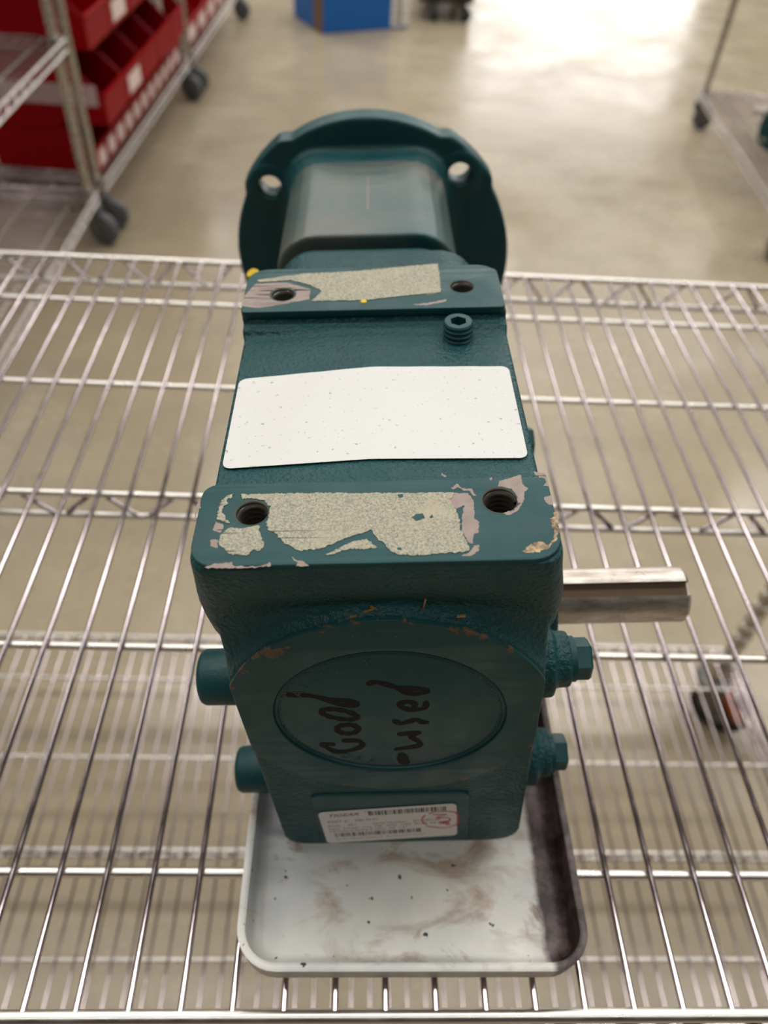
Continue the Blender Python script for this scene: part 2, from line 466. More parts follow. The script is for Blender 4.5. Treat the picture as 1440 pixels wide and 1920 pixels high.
def make_cart(name, center, rotz, heights, top, phase=0.0018, lower_front=None, swivel=(0.3, -0.5, 0.8, 2.4), brake=-1, dark_wheels=False, shade_top=True):
    root = empty(name, center, (0, 0, rotz))
    ph = round(top - 0.112, 3)
    for i, (sx, sy) in enumerate(((1, 1), (-1, 1), (1, -1), (-1, -1))):
        px, py = sx * (LX - 0.012), sy * (LY - 0.024)
        p = link('post', post_mesh(ph), None, root); p.location = (px, py, 0.122)
        f = link('caster', ME_FORK, None, root); f.location = (px, py, 0); f.rotation_euler = (0, 0, swivel[i])
        link('wheel', ME_WHEELB if (dark_wheels or brake == i) else ME_WHEEL, None, f)
        if brake == i:
            link('brake_lever', ME_LEVER, None, f); link('brake_shoe', ME_BRAKE, None, f)
    for zz in heights:
        rim = link('shelf_rail', ME_RAILX, None, root); rim.location = (0, -LY, zz - 0.001)
        def sub(nm, me, x, y, z):
            o = link(nm, me, None, rim); o.location = (x, y + LY, z - zz + 0.001); return o
        sub('rail', ME_RAILX, 0, LY, zz - 0.001)
        for sx in (-1, 1):
            sub('rail', ME_RAILY, sx * LX, 0, zz - 0.001); sub('lower_rail', ME_RAILY, sx * LX, 0, zz - 0.027)
            sub('truss', ME_ZY, sx * LX, 0, zz - 0.002)
        for sy in (-1, 1):
            sub('lower_rail', ME_RAILX, 0, sy * LY, zz - 0.027); sub('truss', ME_ZX, 0, sy * LY, zz - 0.002)
        for k in range(-2, 3):
            sub('cross_bar', ME_BAR, 0, -0.008 + k * 0.1215, zz - 0.0034)
        sub('cross_bar', ME_BAR, 0, -0.008, zz - 0.024); sub('truss', ME_ZM, 0, -0.008, zz - 0.0035)
        for k in range(-30, 31):
            x = phase + PITCH * k
            if abs(x) < LX - 0.005: sub('wire', ME_WIRE, x, 0, zz)
        for sx in (-1, 1):
            for sy in (-1, 1): sub('collar', ME_COLLAR, sx * (LX - 0.012), sy * (LY - 0.024), zz)
    if shade_top:  # unseen slab added on top to shade the shelves and floor below
        bm = bmesh.new(); add_prism(bm, round_rect(-LX, LX, -LY, LY, 0.03, 4), lambda x, y: (x, y, top - 0.03), lambda x, y: (x, y, top - 0.005))
        link('shade_slab', finish(bm, 'shade_slab', 40), M_FORK, root)
    return root

WZ = CAM_Z - 0.366          # centre height of the top deck wires
own = make_cart('wire_shelf_cart', (0, 0.3800, 0), 0, (WZ, CAM_Z - 0.985), 0.83, swivel=(0.9, -0.5, 0.8, 2.4), brake=0, shade_top=False)
tag(own, 'chrome wire shelf cart in the foreground carrying the tray and gear reducer', 'cart')
A = make_cart('wire_shelf_cart', (-0.745 - LY, 2.236 - LX, 0), PI / 2, (0.15, 0.539), 1.6, swivel=(-0.1, 0.2, -0.35, 0.1))
tag(A, 'chrome wire cart at left with empty shelves, in front of the red bins', 'cart')
aB = math.radians(-2.6)
def rack_at(x0, y0, ang, heights, top, **kw):   # right edge starts at (x0, y0) and runs away along ang from +y
    c = Vector((x0, y0, 0)) + Matrix.Rotation(ang, 3, 'Z') @ Vector((-LY, LX, 0))
    return make_cart('wire_shelf_cart', c, PI / 2 + ang, heights, top, **kw)
B = rack_at(-0.742, 2.30, aB, (0.15,), 1.6, swivel=(0.1, 0.1, -0.4, 0.0))
tag(B, 'chrome wire cart loaded with rows of red bins, behind the empty cart', 'cart')
C = rack_at(-0.684, 3.585, aB, (0.15,), 1.6, swivel=(0.1, 0.1, -0.4, 0.1))
tag(C, 'farthest chrome wire cart in the left row, just past the red bins', 'cart')
aD = math.radians(5.0)
cD = Vector((1.43, 3.50, 0)) + Matrix.Rotation(-aD, 3, 'Z') @ Vector((LY, -LX, 0))
D = make_cart('wire_shelf_cart', cD, PI / 2 - aD, (0.15,), 1.6, swivel=(0.3, 1.45, 1.0, 0.2))
tag(D, 'chrome wire cart standing at the right edge of the aisle', 'cart')

# ------------------------------------------------------------------ tray
TZ = WZ + 0.0015
tray = empty('tray', (0, 0, 0))
def tray_mesh():
    bm = bmesh.new()
    x0, x1, y0, y1 = -0.0385, 0.1065, 0.0855, 0.335
    h = 0.0145
    prof = [(0.0012, 0.0), (0.0, 0.0012), (-0.0010, h), (0.0006, h + 0.0004), (0.0022, h), (0.0032, 0.004), (0.0052, 0.0016), (0.009, 0.0011)]  # inset, height
    rings = []
    for ins, z in prof:
        rings.append([bm.verts.new((x, y, TZ + z)) for x, y in round_rect(x0 + ins, x1 - ins, y0 + ins, y1 - ins, max(0.016 - ins, 0.004), 8)])
    n = len(rings[0])
    for a, b in zip(rings, rings[1:]):
        for k in range(n): bm.faces.new((a[k], a[(k + 1) % n], b[(k + 1) % n], b[k]))
    bm.faces.new(rings[0][::-1]); bm.faces.new(rings[-1])
    return finish(bm, 'tray', 50)
bpy.data.objects.remove(tray)
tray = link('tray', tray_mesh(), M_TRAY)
tag(tray, 'shallow stained metal tray with a rounded rim under the gear reducer', 'tray')

# ------------------------------------------------------------------ gear reducer (local millimetres: x right, y away, z up)
LEAN = math.radians(4.2)
gear = empty('gear_reducer', (0.0311, 0.1386, CAM_Z - 0.36), (0, -LEAN, 0))
tag(gear, 'dark teal cast iron gear reducer with chipped mounting pads standing in the tray', 'gear reducer')
SH = 0.0375
def mm(v): return Vector(((v[0] - SH * v[2]) / 1000, v[1] / 1000, v[2] / 1000))   # casting leans slightly out of square
def mm0(v): return Vector((v[0] / 1000, v[1] / 1000, v[2] / 1000))
def gmesh(me, raw=False): return remap(me, mm0 if raw else mm)
CZ = 117.0

# cast housing
bm = bmesh.new()
add_prism(bm, round_rect(-52, 52, 0.5, 200, [9, 9, 4, 4], 4), lambda x, z: (x, 1.5, z), lambda x, z: (x, 178, z)) if False else None
def prism_y(outline, y0, y1): add_prism(bm, outline, lambda x, z: (x, y0, z), lambda x, z: (x, y1, z))
def prism_x(outline, x0, x1): add_prism(bm, outline, lambda y, z: (x0, y, z), lambda y, z: (x1, y, z))
prism_y(round_rect(-53, 53, 2, 190, [3, 3, 3, 3], 3), 8.5, 180)                       # core
prism_y(round_rect(-53, 53, 1, 96, [9, 12, 3, 3], 5), 0.6, 180)                          # lower block and foot
bm_sections = [(198, 53.0, 0.0), (190, 53.8, 0.6), (182, 55.2, 2.4), (174, 56.6, 5.0), (165, 57.2, 7.0), (155, 56.4, 8.0), (150, 52.0, 9.0)]
rings = []
for z, hw, y0 in bm_sections:
    rings.append([bm.verts.new((x, y, z)) for x, y in round_rect(-hw, hw, y0, 34, [6, 6, 2, 2], 4)])
n = len(rings[0])
for a, b in zip(rings, rings[1:]):
    for k in range(n): bm.faces.new((a[k], a[(k + 1) % n], b[(k + 1) % n], b[k]))
bm.faces.new(rings[0]); bm.faces.new(rings[-1][::-1])
# crowned top between the pads
prism_y([(-52.5, 150), (52.5, 150), (52.5, 192.0), (-2, 193.4), (-52.5, 191.4)], 30, 178)
# rear head under the second pad
prism_y(round_rect(-53, 53, 150, 198, [6, 6, 1, 1], 4), 133, 167)
prism_y(round_rect(-53, 53, 150, 194, [6, 6, 1, 1], 4), 128, 173)
# bearing boss on the front
rings = []
for y, r in ((0.2, 58.4), (2.0, 58.6), (3.4, 59.8), (4.8, 62.2), (6.0, 65.8), (7.2, 71.0), (8.2, 76.0), (40, 76.0)):
    rings.append([bm.verts.new((max(-53, min(53, r * math.cos(2 * PI * k / 96))), y, min(186.0, CZ - 1 + r * math.sin(2 * PI * k / 96)))) for k in range(96)])
for a, c in zip(rings, rings[1:]):
    for k in range(96): bm.faces.new((a[k], a[(k + 1) % 96], c[(k + 1) % 96], c[k]))
bm.faces.new(rings[0][::-1]); bm.faces.new(rings[-1])
# rear throat towards the motor adapter
prism_y(round_rect(-49, 49, 40, 182, 18, 5), 170, 216)
# output carrier on the right side
def disc_x(y, z, r, x0, x1, seg=40):
    add_lathe(bm, (x0, y, z), (1, 0, 0), [(r, 0), (r, x1 - x0)], seg)
disc_x(84, 84, 70, 44, 57)
disc_x(84, 84, 38, 50, 70)
for yy, zz in ((22, 117), (22, 44), (146, 117), (146, 44), (86, 150)):
    disc_x(yy, zz, 14, 40, 58 if zz > 140 else 60); disc_x(yy, zz, 10.5, 50, 58 if zz > 140 else 66.5)
    add_prism(bm, [(yy - 10, zz - 10), (yy + 10, zz - 10), (yy + 10, zz + 10), (yy - 10, zz + 10)] if False else circle((yy * 2 + 84) / 3, (zz * 2 + 84) / 3, 15, 20), lambda y, z: (42, y, z), lambda y, z: (57.5, y, z))
# flat carrier on the left side
disc_x(84, 84, 66, -54, -44)
cut = []
for hx, hy in ((-36.6, 20.7), (37.0, 23.7), (-37.1, 145.7), (36.4, 149.0)):
    c = bmesh.new(); add_lathe(c, (hx, hy, 172), (0, 0, 1), [(5.2, 0), (5.2, 40)], 24); cut.append(c)
me = gmesh(voxel_cast(bm, 1.1, 3, cut))
link('cast_housing', me, M_CAST, gear)

# mounting pads with tapped holes
def pad(outline, holes, z_top, thick, name):
    me = plate(outline, [circle(hx, hy, 4.7 * s, 28) for hx, hy, s in holes], thick, 0.4)
    me = remap(me, lambda v: mm((v[0], v[1], v[2] + z_top - thick / 2)))
    o = link(name, me, M_SMOOTH, gear)
    for hx, hy, s in holes:
        bm = bmesh.new(); prof = [(5.9 * s, z_top + 0.03), (5.3 * s, z_top - 0.5)]
        N = 24; turns = 8; pitch = 2.0
        rows = []
        for i in range(turns * 2 + 1):
            rr = (4.65 if i % 2 == 0 else 3.75) * s
            rows.append([(rr, z_top - 0.4 - (i / 2 + k / N) * pitch, k) for k in range(N)])
        rv = [[bm.verts.new((hx + r * math.cos(2 * PI * k / N), hy + r * math.sin(2 * PI * k / N), z)) for r, z, k in row] for row in rows]
        for ia in range(len(rv) - 1):
            for k in range(N):
                if k < N - 1: bm.faces.new((rv[ia][k], rv[ia][k + 1], rv[ia + 1][k + 1], rv[ia + 1][k]))
                elif ia + 3 < len(rv): bm.faces.new((rv[ia][k], rv[ia + 2][0], rv[ia + 3][0], rv[ia + 1][k]))
        bm.faces.new(rv[-1])
        bm.verts.ensure_lookup_table()
        me = finish(bm, 'thread', 20, recalc=False)
        link('threaded_hole', gmesh(me), M_THREAD, o)
        bm = bmesh.new()   # chamfer ring
        add_lathe(bm, (hx, hy, 0), (0, 0, 1), [(5.3 * s, z_top + 0.05), (4.75 * s, z_top - 0.15), (4.6 * s, z_top - 0.5)], 28, cap=False)
        link('hole_chamfer', gmesh(finish(bm, 'chamfer', 30)), M_KEY, o)
    return o
PT = 199.5
pad1 = pad(round_rect(-52.6, 52.6, 0.2, 33.5, [8, 9, 2, 5], 6), ((-36.6, 20.7, 1.0), (37.0, 23.7, 1.08)), PT, 3.2, 'mounting_pad')
pad2 = pad(round_rect(-53.0, 52.4, 132.5, 167.0, [2, 2, 9, 9], 6), ((-37.1, 145.7, 1.0), (36.4, 149.0, 1.0)), PT, 3.2, 'mounting_pad')

# gasket residue and chips left on the pads (traced outlines in pad coordinates)
CREAM = [[[-52.4,9.7],[-51.8,12.2],[-49.7,15.1],[-47.2,14.3],[-41.4,15.4],[-40.8,11.9],[-39.0,7.2],[-40.2,5.3],[-42.1,5.9],[-43.7,4.0],[-48.9,4.5],[-50.0,6.8],[-52.0,8.3]],[[-53.4,26.5],[-52.2,28.2],[-50.4,29.0],[-50.7,27.4],[-52.3,26.4],[-51.5,24.6],[-53.0,23.5],[-52.8,21.2],[-51.8,18.9],[-49.9,16.2],[-52.5,17.4],[-53.9,18.2],[-54.1,19.3],[-54.1,23.2]],[[-48.3,28.5],[-24.2,28.4],[-0.1,27.6],[16.3,27.3],[14.6,24.2],[16.1,20.3],[16.8,16.0],[16.8,11.7],[18.5,6.9],[18.5,3.9],[15.5,3.2],[9.8,3.2],[5.1,2.5],[-1.5,3.1],[-4.0,5.0],[-5.0,7.2],[-7.4,9.5],[-8.7,12.9],[-10.5,11.9],[-13.8,10.8],[-18.2,8.6],[-22.8,5.9],[-24.7,5.6],[-28.9,5.3],[-31.5,7.0],[-33.3,8.1],[-36.3,12.1],[-38.5,13.6],[-39.4,16.4],[-39.0,19.2],[-38.6,22.7],[-40.7,25.5],[-43.7,26.7],[-47.6,26.6]],[[-21.5,3.7],[-18.7,5.4],[-14.1,8.4],[-10.1,9.0],[-7.1,5.7],[-11.4,5.2],[-14.7,5.7],[-17.7,4.7],[-19.7,3.4]],[[-56.5,157.6],[-46.9,160.0],[-35.7,162.3],[-15.0,163.3],[20.3,168.4],[20.3,154.2],[20.1,144.3],[14.2,143.7],[-11.2,139.6],[-32.7,139.6],[-28.5,147.3],[-34.3,153.0],[-42.0,157.0],[-54.9,155.7]]]
TEAL_PATCH = [[[3.1,17.2],[4.2,18.4],[6.3,18.8],[6.9,16.6],[4.1,15.8]],[[-0.8,26.8],[0.6,27.0],[0.8,25.7],[-0.3,25.7]],[[8.1,17.3],[9.0,18.1],[9.3,17.1],[8.4,16.6]],[[-1.7,5.6],[-0.4,5.6],[-0.2,4.8],[-1.4,4.8]]]
METAL = [[[14.8,25.2],[16.3,27.2],[20.2,26.9],[21.7,24.0],[21.3,16.2],[22.5,15.4],[21.8,10.8],[20.4,10.3],[19.9,6.5],[18.8,7.0],[17.1,11.6],[17.9,18.2],[18.9,21.9],[16.3,20.7],[14.7,22.7]],[[16.3,1.9],[19.1,3.8],[20.0,6.0],[21.7,6.2],[21.1,3.8],[19.0,2.1]],[[29.7,29.8],[30.2,32.1],[33.9,33.2],[37.2,34.5],[37.2,32.3],[37.6,29.9],[38.6,28.5],[37.9,27.4],[37.4,27.2],[36.8,23.8],[35.1,20.5],[34.1,18.9],[31.3,17.5],[29.2,18.3],[33.1,19.5],[34.9,21.6],[34.8,25.8],[33.8,28.5],[31.2,29.3]],[[41.4,36.0],[44.9,35.0],[45.0,31.2],[44.9,29.1],[43.4,29.5],[44.5,30.9],[44.4,32.9],[41.4,34.6]],[[42.6,24.4],[45.1,25.4],[45.0,21.3],[43.6,21.3],[42.8,22.9]],[[-54.8,0.1],[-52.4,1.2],[-47.4,1.6],[-47.0,0.2],[-41.4,-0.1],[-38.4,0.3],[-36.9,1.3],[-36.6,-0.1],[-41.1,-0.6],[-53.7,-0.4]],[[-31.2,3.3],[-29.5,1.8],[-27.7,1.4],[-25.9,-0.4],[-29.6,-0.3],[-29.4,0.7]],[[-54.3,17.3],[-52.0,16.3],[-51.6,14.8],[-52.1,13.0],[-53.5,13.4],[-54.7,14.1]],[[-54.7,10.2],[-52.7,10.3],[-52.5,6.9],[-54.6,8.0]],[[-60.4,27.7],[-59.6,23.3],[-60.5,21.8],[-60.3,18.4],[-60.6,18.4],[-61.0,24.9]],[[15.6,29.4],[17.4,31.2],[18.8,29.2],[21.5,28.9],[22.7,26.0],[22.2,25.6],[20.6,28.1],[19.3,28.0],[17.5,29.8],[16.0,28.7]],[[27.3,33.2],[28.2,33.6],[28.1,32.6],[27.5,32.5]],[[13.0,36.3],[13.6,35.5],[14.4,34.8],[13.8,34.3],[13.0,35.3]],[[-60.2,145.2],[-56.7,154.9],[-43.7,155.2],[-33.2,149.3],[-33.7,141.4],[-45.1,137.6],[-53.8,135.4],[-60.7,137.4]],[[13.3,145.5],[20.3,147.8],[19.6,144.3],[14.1,142.8]],[[7.5,135.4],[13.8,136.4],[22.0,139.0],[21.4,137.3],[13.7,134.8]]]
TAN = [[[32.9,2.9],[36.1,6.0],[38.8,6.9],[41.1,5.5],[42.6,7.2],[43.5,9.9],[43.2,15.5],[44.1,16.2],[45.6,19.4],[45.4,15.5],[45.0,10.5],[43.3,7.1],[40.3,4.0],[37.6,2.7]]]
STROKES = [[[-21.7,99.8],[-16.3,99.3],[-15.1,95.8],[-19.2,92.4],[-25.0,91.3],[-28.9,95.5],[-29.7,97.3],[-25.9,97.1]],[[-16.2,108.1],[-16.5,107.0],[-17.2,106.0],[-18.4,105.3],[-19.8,105.0],[-21.2,105.2],[-22.4,105.8],[-23.3,106.7],[-23.7,107.8],[-23.7,109.0],[-23.1,110.1],[-22.1,110.9],[-20.9,111.4],[-19.5,111.4],[-18.1,111.1],[-17.1,110.3],[-16.4,109.3],[-16.2,108.1]],[[-16.2,116.7],[-16.7,115.7],[-17.9,115.2],[-19.8,115.1],[-22.0,115.6],[-24.3,116.5],[-26.3,117.7],[-27.8,119.1],[-28.5,120.4],[-28.4,121.5],[-27.5,122.2],[-26.0,122.5],[-23.9,122.3],[-21.7,121.7],[-19.6,120.6],[-17.8,119.3],[-16.6,118.0],[-16.2,116.7]],[[-38.7,132.5],[-31.8,131.7],[-26.8,129.3],[-21.8,125.4],[-17.1,124.7],[-15.8,126.0],[-19.3,127.8],[-26.2,129.2]],[[-11.4,138.3],[-9.1,139.3],[-5.7,137.8],[-2.3,135.9],[2.9,134.9],[7.2,134.1],[7.8,132.6],[4.1,131.3],[0.0,133.1],[-2.0,135.5]],[[8.0,125.3],[7.4,121.9],[3.0,120.9],[-0.6,122.9],[-0.9,125.2],[1.8,126.4],[4.1,124.6],[3.9,122.4]],[[-3.0,113.3],[-0.6,111.6],[2.5,113.0],[4.9,114.1],[6.7,112.3],[8.6,111.9]],[[-1.2,103.7],[5.8,104.5],[3.0,101.9],[6.3,97.2],[5.5,94.6],[-2.5,92.3]],[[-0.6,87.9],[1.0,85.4],[1.4,81.9],[-0.6,82.0],[-0.9,85.5]]]
RED = [[[9.4,34.0],[8.3,30.3],[9.1,25.9],[10.5,24.7]],[[13.1,34.3],[18.7,34.6],[14.6,31.6],[20.0,30.8],[19.9,27.5],[15.7,26.1],[19.8,24.8],[20.8,23.6]],[[10.5,22.5],[18.1,20.4],[23.3,23.5],[23.9,29.5],[22.4,36.5],[15.3,37.4],[11.3,36.0]],[[17.5,26.0],[20.0,26.4],[19.2,23.7]]]
def inside(p, poly):
    c = False
    for i in range(len(poly)):
        a, q = poly[i], poly[i - 1]
        if (a[1] > p[1]) != (q[1] > p[1]) and p[0] < (q[0] - a[0]) * (p[1] - a[1]) / (q[1] - a[1]) + a[0]: c = not c
    return c
def patches(polys, mat, name, thick, jit, holes=()):
    for poly in polys:
        pts = []
        for i, p in enumerate(poly):
            q = poly[(i + 1) % len(poly)]
            L = math.hypot(q[0] - p[0], q[1] - p[1]); k = max(1, int(L / 0.55))
            for j in range(k):
                t = j / k
                jj = min(jit, 0.3 * L)
                pts.append((p[0] + (q[0] - p[0]) * t + random.uniform(-jj, jj), p[1] + (q[1] - p[1]) * t + random.uniform(-jj, jj)))
        cy = sum(p[1] for p in poly) / len(poly)
        hs = [circle(hx, hy, r, 20) for hx, hy, r in holes if inside((hx, hy), poly)]
        me = plate(pts, hs, thick)
        me = remap(me, lambda v: mm0((v[0], v[1], v[2] + PT + thick / 2 - 0.01)))
        link(name, me, mat, pad1 if cy < 80 else pad2)
HS = ((-44.6, 145.7, 5.6),)
patches(CREAM, M_RESIDUE, 'gasket_residue', 0.22, 0.28, HS)
patches(METAL, M_BARE, 'paint_chip', 0.05, 0.22, HS)
patches(TEAL_PATCH, M_SMOOTH, 'paint_fleck', 0.30, 0.2)
patches(TAN, M_TAN, 'torn_paint', 0.09, 0.3)
bm = bmesh.new(); add_lathe(bm, (-11.5, 138.5, 199.3), (0, 0, 1), [(1.5, 0), (1.2, 0.6), (0.4, 0.8)], 10)
link('yellow_dab', gmesh(finish(bm, 'dab', 40), True), M_YELLOW, pad2)

# front bearing cover
ringp = [(max(-52.6, min(52.6, 57.0 * math.cos(2 * PI * k / 96))), 57.0 * math.sin(2 * PI * k / 96)) for k in range(96)]
me = plate(ringp, [circle(0, 0, 41.0, 72)], 3.0, 0.5)
cover = link('bearing_cover', remap(me, lambda v: mm((v[0], v[2] + 0.7, v[1] + CZ))), M_RING, gear)
bm = bmesh.new()
add_lathe(bm, (0, 0, 0), (0, -1, 0), [(40.9, -2.5), (40.6, -0.2), (39.6, 0.3), (39.2, -0.5), (38.6, -0.55), (37.5, -0.1), (0.01, -0.1)], 96, cap=False)
for v in bm.verts: v.co = v.co + Vector((0, -0.2, CZ))
cap = link('end_cap', gmesh(finish(bm, 'cap', 30)), M_SMOOTH, gear)
# raised characters on the cap
def text_mesh(s, size, depth, shear=0.0, align='CENTER', bold=0.0):
    cu = bpy.data.curves.new('txt', 'FONT'); cu.body = s; cu.size = size; cu.extrude = depth; cu.align_x = align; cu.align_y = 'CENTER'
    cu.resolution_u = 3; cu.shear = shear; cu.offset = bold
    o = bpy.data.objects.new('txt', cu); COL.objects.link(o)
    me = evaluated_mesh(o); bpy.data.objects.remove(o); bpy.data.curves.remove(cu)
    me.materials.clear()
    return me
for ch, ang in zip('A2-72-B', (152, 144, 136, 127, 118, 109, 99)):
    a = math.radians(ang); rr = 34.5
    me = text_mesh(ch, 5.2, 0.10); ca, sa = math.cos(a - PI / 2), math.sin(a - PI / 2)
    me = remap(me, lambda v: mm((rr * math.cos(a) + v[0] * ca - v[1] * sa, -0.13 - v[2], CZ + rr * math.sin(a) + v[0] * sa + v[1] * ca)))
    link('cast_character', me, M_SMOOTH, cap)
for ch, ang in zip('DAA', (238, 247, 256)):
    a = math.radians(ang); rr = 34.5
    me = text_mesh(ch, 4.6, 0.10); ca, sa = math.cos(a + PI / 2), math.sin(a + PI / 2)
    me = remap(me, lambda v: mm((rr * math.cos(a) + v[0] * ca - v[1] * sa, -0.13 - v[2], CZ + rr * math.sin(a) + v[0] * sa + v[1] * ca)))
    link('cast_character', me, M_SMOOTH, cap)
# handwriting
def smooth_line(pts, n=6):
    out = []
    for i in range(len(pts) - 1):
        p0 = pts[max(i - 1, 0)]; p1 = pts[i]; p2 = pts[i + 1]; p3 = pts[min(i + 2, len(pts) - 1)]
        for k in range(n):
            t = k / n
            out.append(tuple(0.5 * (2 * p1[c] + (p2[c] - p0[c]) * t + (2 * p0[c] - 5 * p1[c] + 4 * p2[c] - p3[c]) * t * t + (3 * p1[c] - p0[c] - 3 * p2[c] + p3[c]) * t ** 3) for c in (0, 1)))
    out.append(tuple(pts[-1])); return out
def ribbon(pts, width, y, step=5):
    """a flat pen stroke in the xz plane: overlapping round dabs of ink"""
    bm = bmesh.new()
    ln = smooth_line(pts, step)
    for i, (x, z) in enumerate(ln):
        w = width * (0.9 + 0.16 * math.sin(i * 0.7))
        vs = [bm.verts.new((x + 0.5 * w * math.cos(2 * PI * k / 10), y - 0.0004 * i, z + 0.62 * w * math.sin(2 * PI * k / 10))) for k in range(10)]
        bm.faces.new(vs[::-1])
        if i:
            px, pz = ln[i - 1]; d = Vector((x - px, z - pz))
            if d.length > 1e-4:
                nrm = Vector((-d.y, d.x)).normalized() * w * 0.5
                q = [bm.verts.new(p) for p in ((px + nrm.x, y - 0.0004 * i - 0.0002, pz + nrm.y * 1.2), (x + nrm.x, y - 0.0004 * i - 0.0002, z + nrm.y * 1.2), (x - nrm.x, y - 0.0004 * i - 0.0002, z - nrm.y * 1.2), (px - nrm.x, y - 0.0004 * i - 0.0002, pz - nrm.y * 1.2))]
                bm.faces.new(q)
    return finish(bm, 'stroke', recalc=False)
for i, st in enumerate(STROKES):
    o = link('marker_stroke', gmesh(ribbon(st, 2.35 if i < 8 else 2.8, -0.20), True), M_MARKER, cap)
    o['label'] = 'dark handwritten marker stroke'

# metal shavings caught above the cover and a scratch on the neck
for sx, sz, a, L in ((-10.5, 175.2, 0.5, 4.2), (-8.6, 175.8, -0.7, 3.0), (6.5, 176.6, 1.45, 4.6), (17.5, 173.6, 0.1, 2.6), (-15.0, 174.0, 0.2, 2.2)):
    bm = bmesh.new()
    add_box(bm, -L / 2, L / 2, -0.35, 0.35, -0.25, 0.25)
    for v in bm.verts: v.co = Vector((sx + v.co.x * math.cos(a) - v.co.z * math.sin(a), 0.6 + (sz - 173.5) * 0.9 + v.co.y, sz + v.co.x * math.sin(a) + v.co.z * math.cos(a)))
    link('metal_shaving', gmesh(finish(bm), True), M_SHAVING, gear)
bm = bmesh.new(); add_box(bm, -10.6, -10.0, 254, 296, 185.3, 185.62)
link('scratch', gmesh(finish(bm), True), M_BARE, gear)

# nameplate panel and printed label at the foot
me = plate(round_rect(-37, 29, 2.5, 52, 4, 5), (), 1.2, 0.4)
npad = link('nameplate_panel', remap(me, lambda v: mm((v[0] + 0.6, v[2] + 0.3, v[1] + 2))), M_SMOOTH, gear)
LA = Vector((-34.3, 5.6)); LU = Vector((0.993, 0.105)); LV = Vector((-0.060, 0.998)); LW, LH = 59.2, 33.2
def lab(u, v, d): p = LA + LU * u + LV * v; return mm0((p.x, -0.62 - d, p.y))
me = plate(round_rect(0, LW, 0, LH, 2.6, 5), (), 0.16)
nlab = link('printed_label', remap(me, lambda v: lab(v[0], v[1], v[2] + 0.08)), M_PAPER, gear)
nlab['label'] = 'white printed specification label with red scribble'
def lab_text(s, u, v, size, bold=0.0, shear=0.0):
    me = text_mesh(s, size, 0.0, shear, 'LEFT', bold)
    link('print', remap(me, lambda q: lab(u + q[0], v + q[1], 0.19)), M_INK, nlab)
def barcode(u0, u1, v, h):
    bm = bmesh.new(); u = u0
    while u < u1:
        w = random.choice((0.2, 0.3, 0.55, 0.8)); 
        vs = [bm.verts.new((a, b, 0)) for a, b in ((u, v), (u + w, v), (u + w, v + h), (u, v + h))]
        bm.faces.new(vs); u += w + random.choice((0.25, 0.35, 0.6))
    link('barcode', remap(finish(bm, 'bars', recalc=False), lambda q: lab(q[0], q[1], 0.19)), M_INK, nlab)
lab_text('TIGEAR', 3.6, 29.2, 4.0, 0.04, 0.4); lab_text('TM', 19.6, 30.8, 2.2)
barcode(21.5, 54.5, 27.0, 4.4)
lab_text('PART #    206.56.01', 3.0, 23.0, 2.7)
lab_text('Ratio:    40:1', 2.6, 18.6, 2.5); lab_text('Serial Number:', 22.5, 18.6, 2.5); lab_text('AT1607108', 40.0, 18.6, 2.5)
lab_text('Input  Torque  max: 528   RPM  1750', 2.6, 15.6, 2.4); lab_text('Speed  Inp  RPM', 40.5, 15.8, 2.3)
lab_text('Mechanical Rating & Class  HP  1.61', 2.6, 12.8, 2.4)
barcode(4.5, 43.0, 6.4, 4.2)
lab_text('Do not operate without oil.  See instruction manual', 4.6, 3.9, 1.9)
for st in RED:
    link('red_scribble', gmesh(ribbon(st, 0.75, -0.86), True), M_RED_INK, nlab)

# blank white label across the crowned top
def top_z(x):   # x already in pad coordinates
    return 193.2 - 0.022 * max(0, x + 9) + 0.036 * min(0, x + 9)
bm = bmesh.new()
lx0, lx1, ly0, ly1 = -57.8, 42.6, 48.2, 100.6
NX, NY = 40, 16
def lab_y(x, t):
    t0 = ly0 + (1.4 if x > -9 else 1.4 + (x + 9) * 0.028) ; t1 = ly1 + (0.6 if x > -9 else 0.6 + (x + 9) * 0.075)
    return t0 + (t1 - t0) * t
def corner_clip(x, t):
    w = lx1 - lx0; h = 51.0; r = 3.0
    u = (x - lx0); v = t * h
    cx = min(max(u, r), w - r); cy = min(max(v, r), h - r)
    du, dv = u - cx, v - cy; dd = max(abs(du), abs(dv)); L = math.hypot(du, dv)
    if L > 1e-6: du, dv = du / L * dd, dv / L * dd
    return lx0 + cx + du, (cy + dv) / h
xs = [lx0 + (lx1 - lx0) * i / NX for i in range(NX + 1)]; ts = [j / NY for j in range(NY + 1)]
xs = sorted(set(xs + [lx0 + a for a in (0.4, 0.9, 1.5, 2.2, 3)] + [lx1 - a for a in (0.4, 0.9, 1.5, 2.2, 3)]))
ts = sorted(set(ts + [a / 51 for a in (0.4, 0.9, 1.5, 2.2, 3)] + [1 - a / 51 for a in (0.4, 0.9, 1.5, 2.2, 3)]))
for dz in (0.95, 0.75):
    grid = []
    for x in xs:
        row = []
        for t in ts:
            xx, tt = corner_clip(x, t)
            row.append(bm.verts.new((xx, lab_y(xx, tt), top_z(xx) + dz + 0.05 * math.sin(xx * 0.4) * math.sin(tt * 5))))
        grid.append(row)
    for i in range(len(xs) - 1):
        for j in range(len(ts) - 1):
            q = (grid[i][j], grid[i + 1][j], grid[i + 1][j + 1], grid[i][j + 1])
            bm.faces.new(q if dz > 0.8 else q[::-1])
wl = link('blank_label', gmesh(finish(bm, 'label', 40), True), M_LABEL, gear)
wl['label'] = 'blank white rectangular sticker across the top'

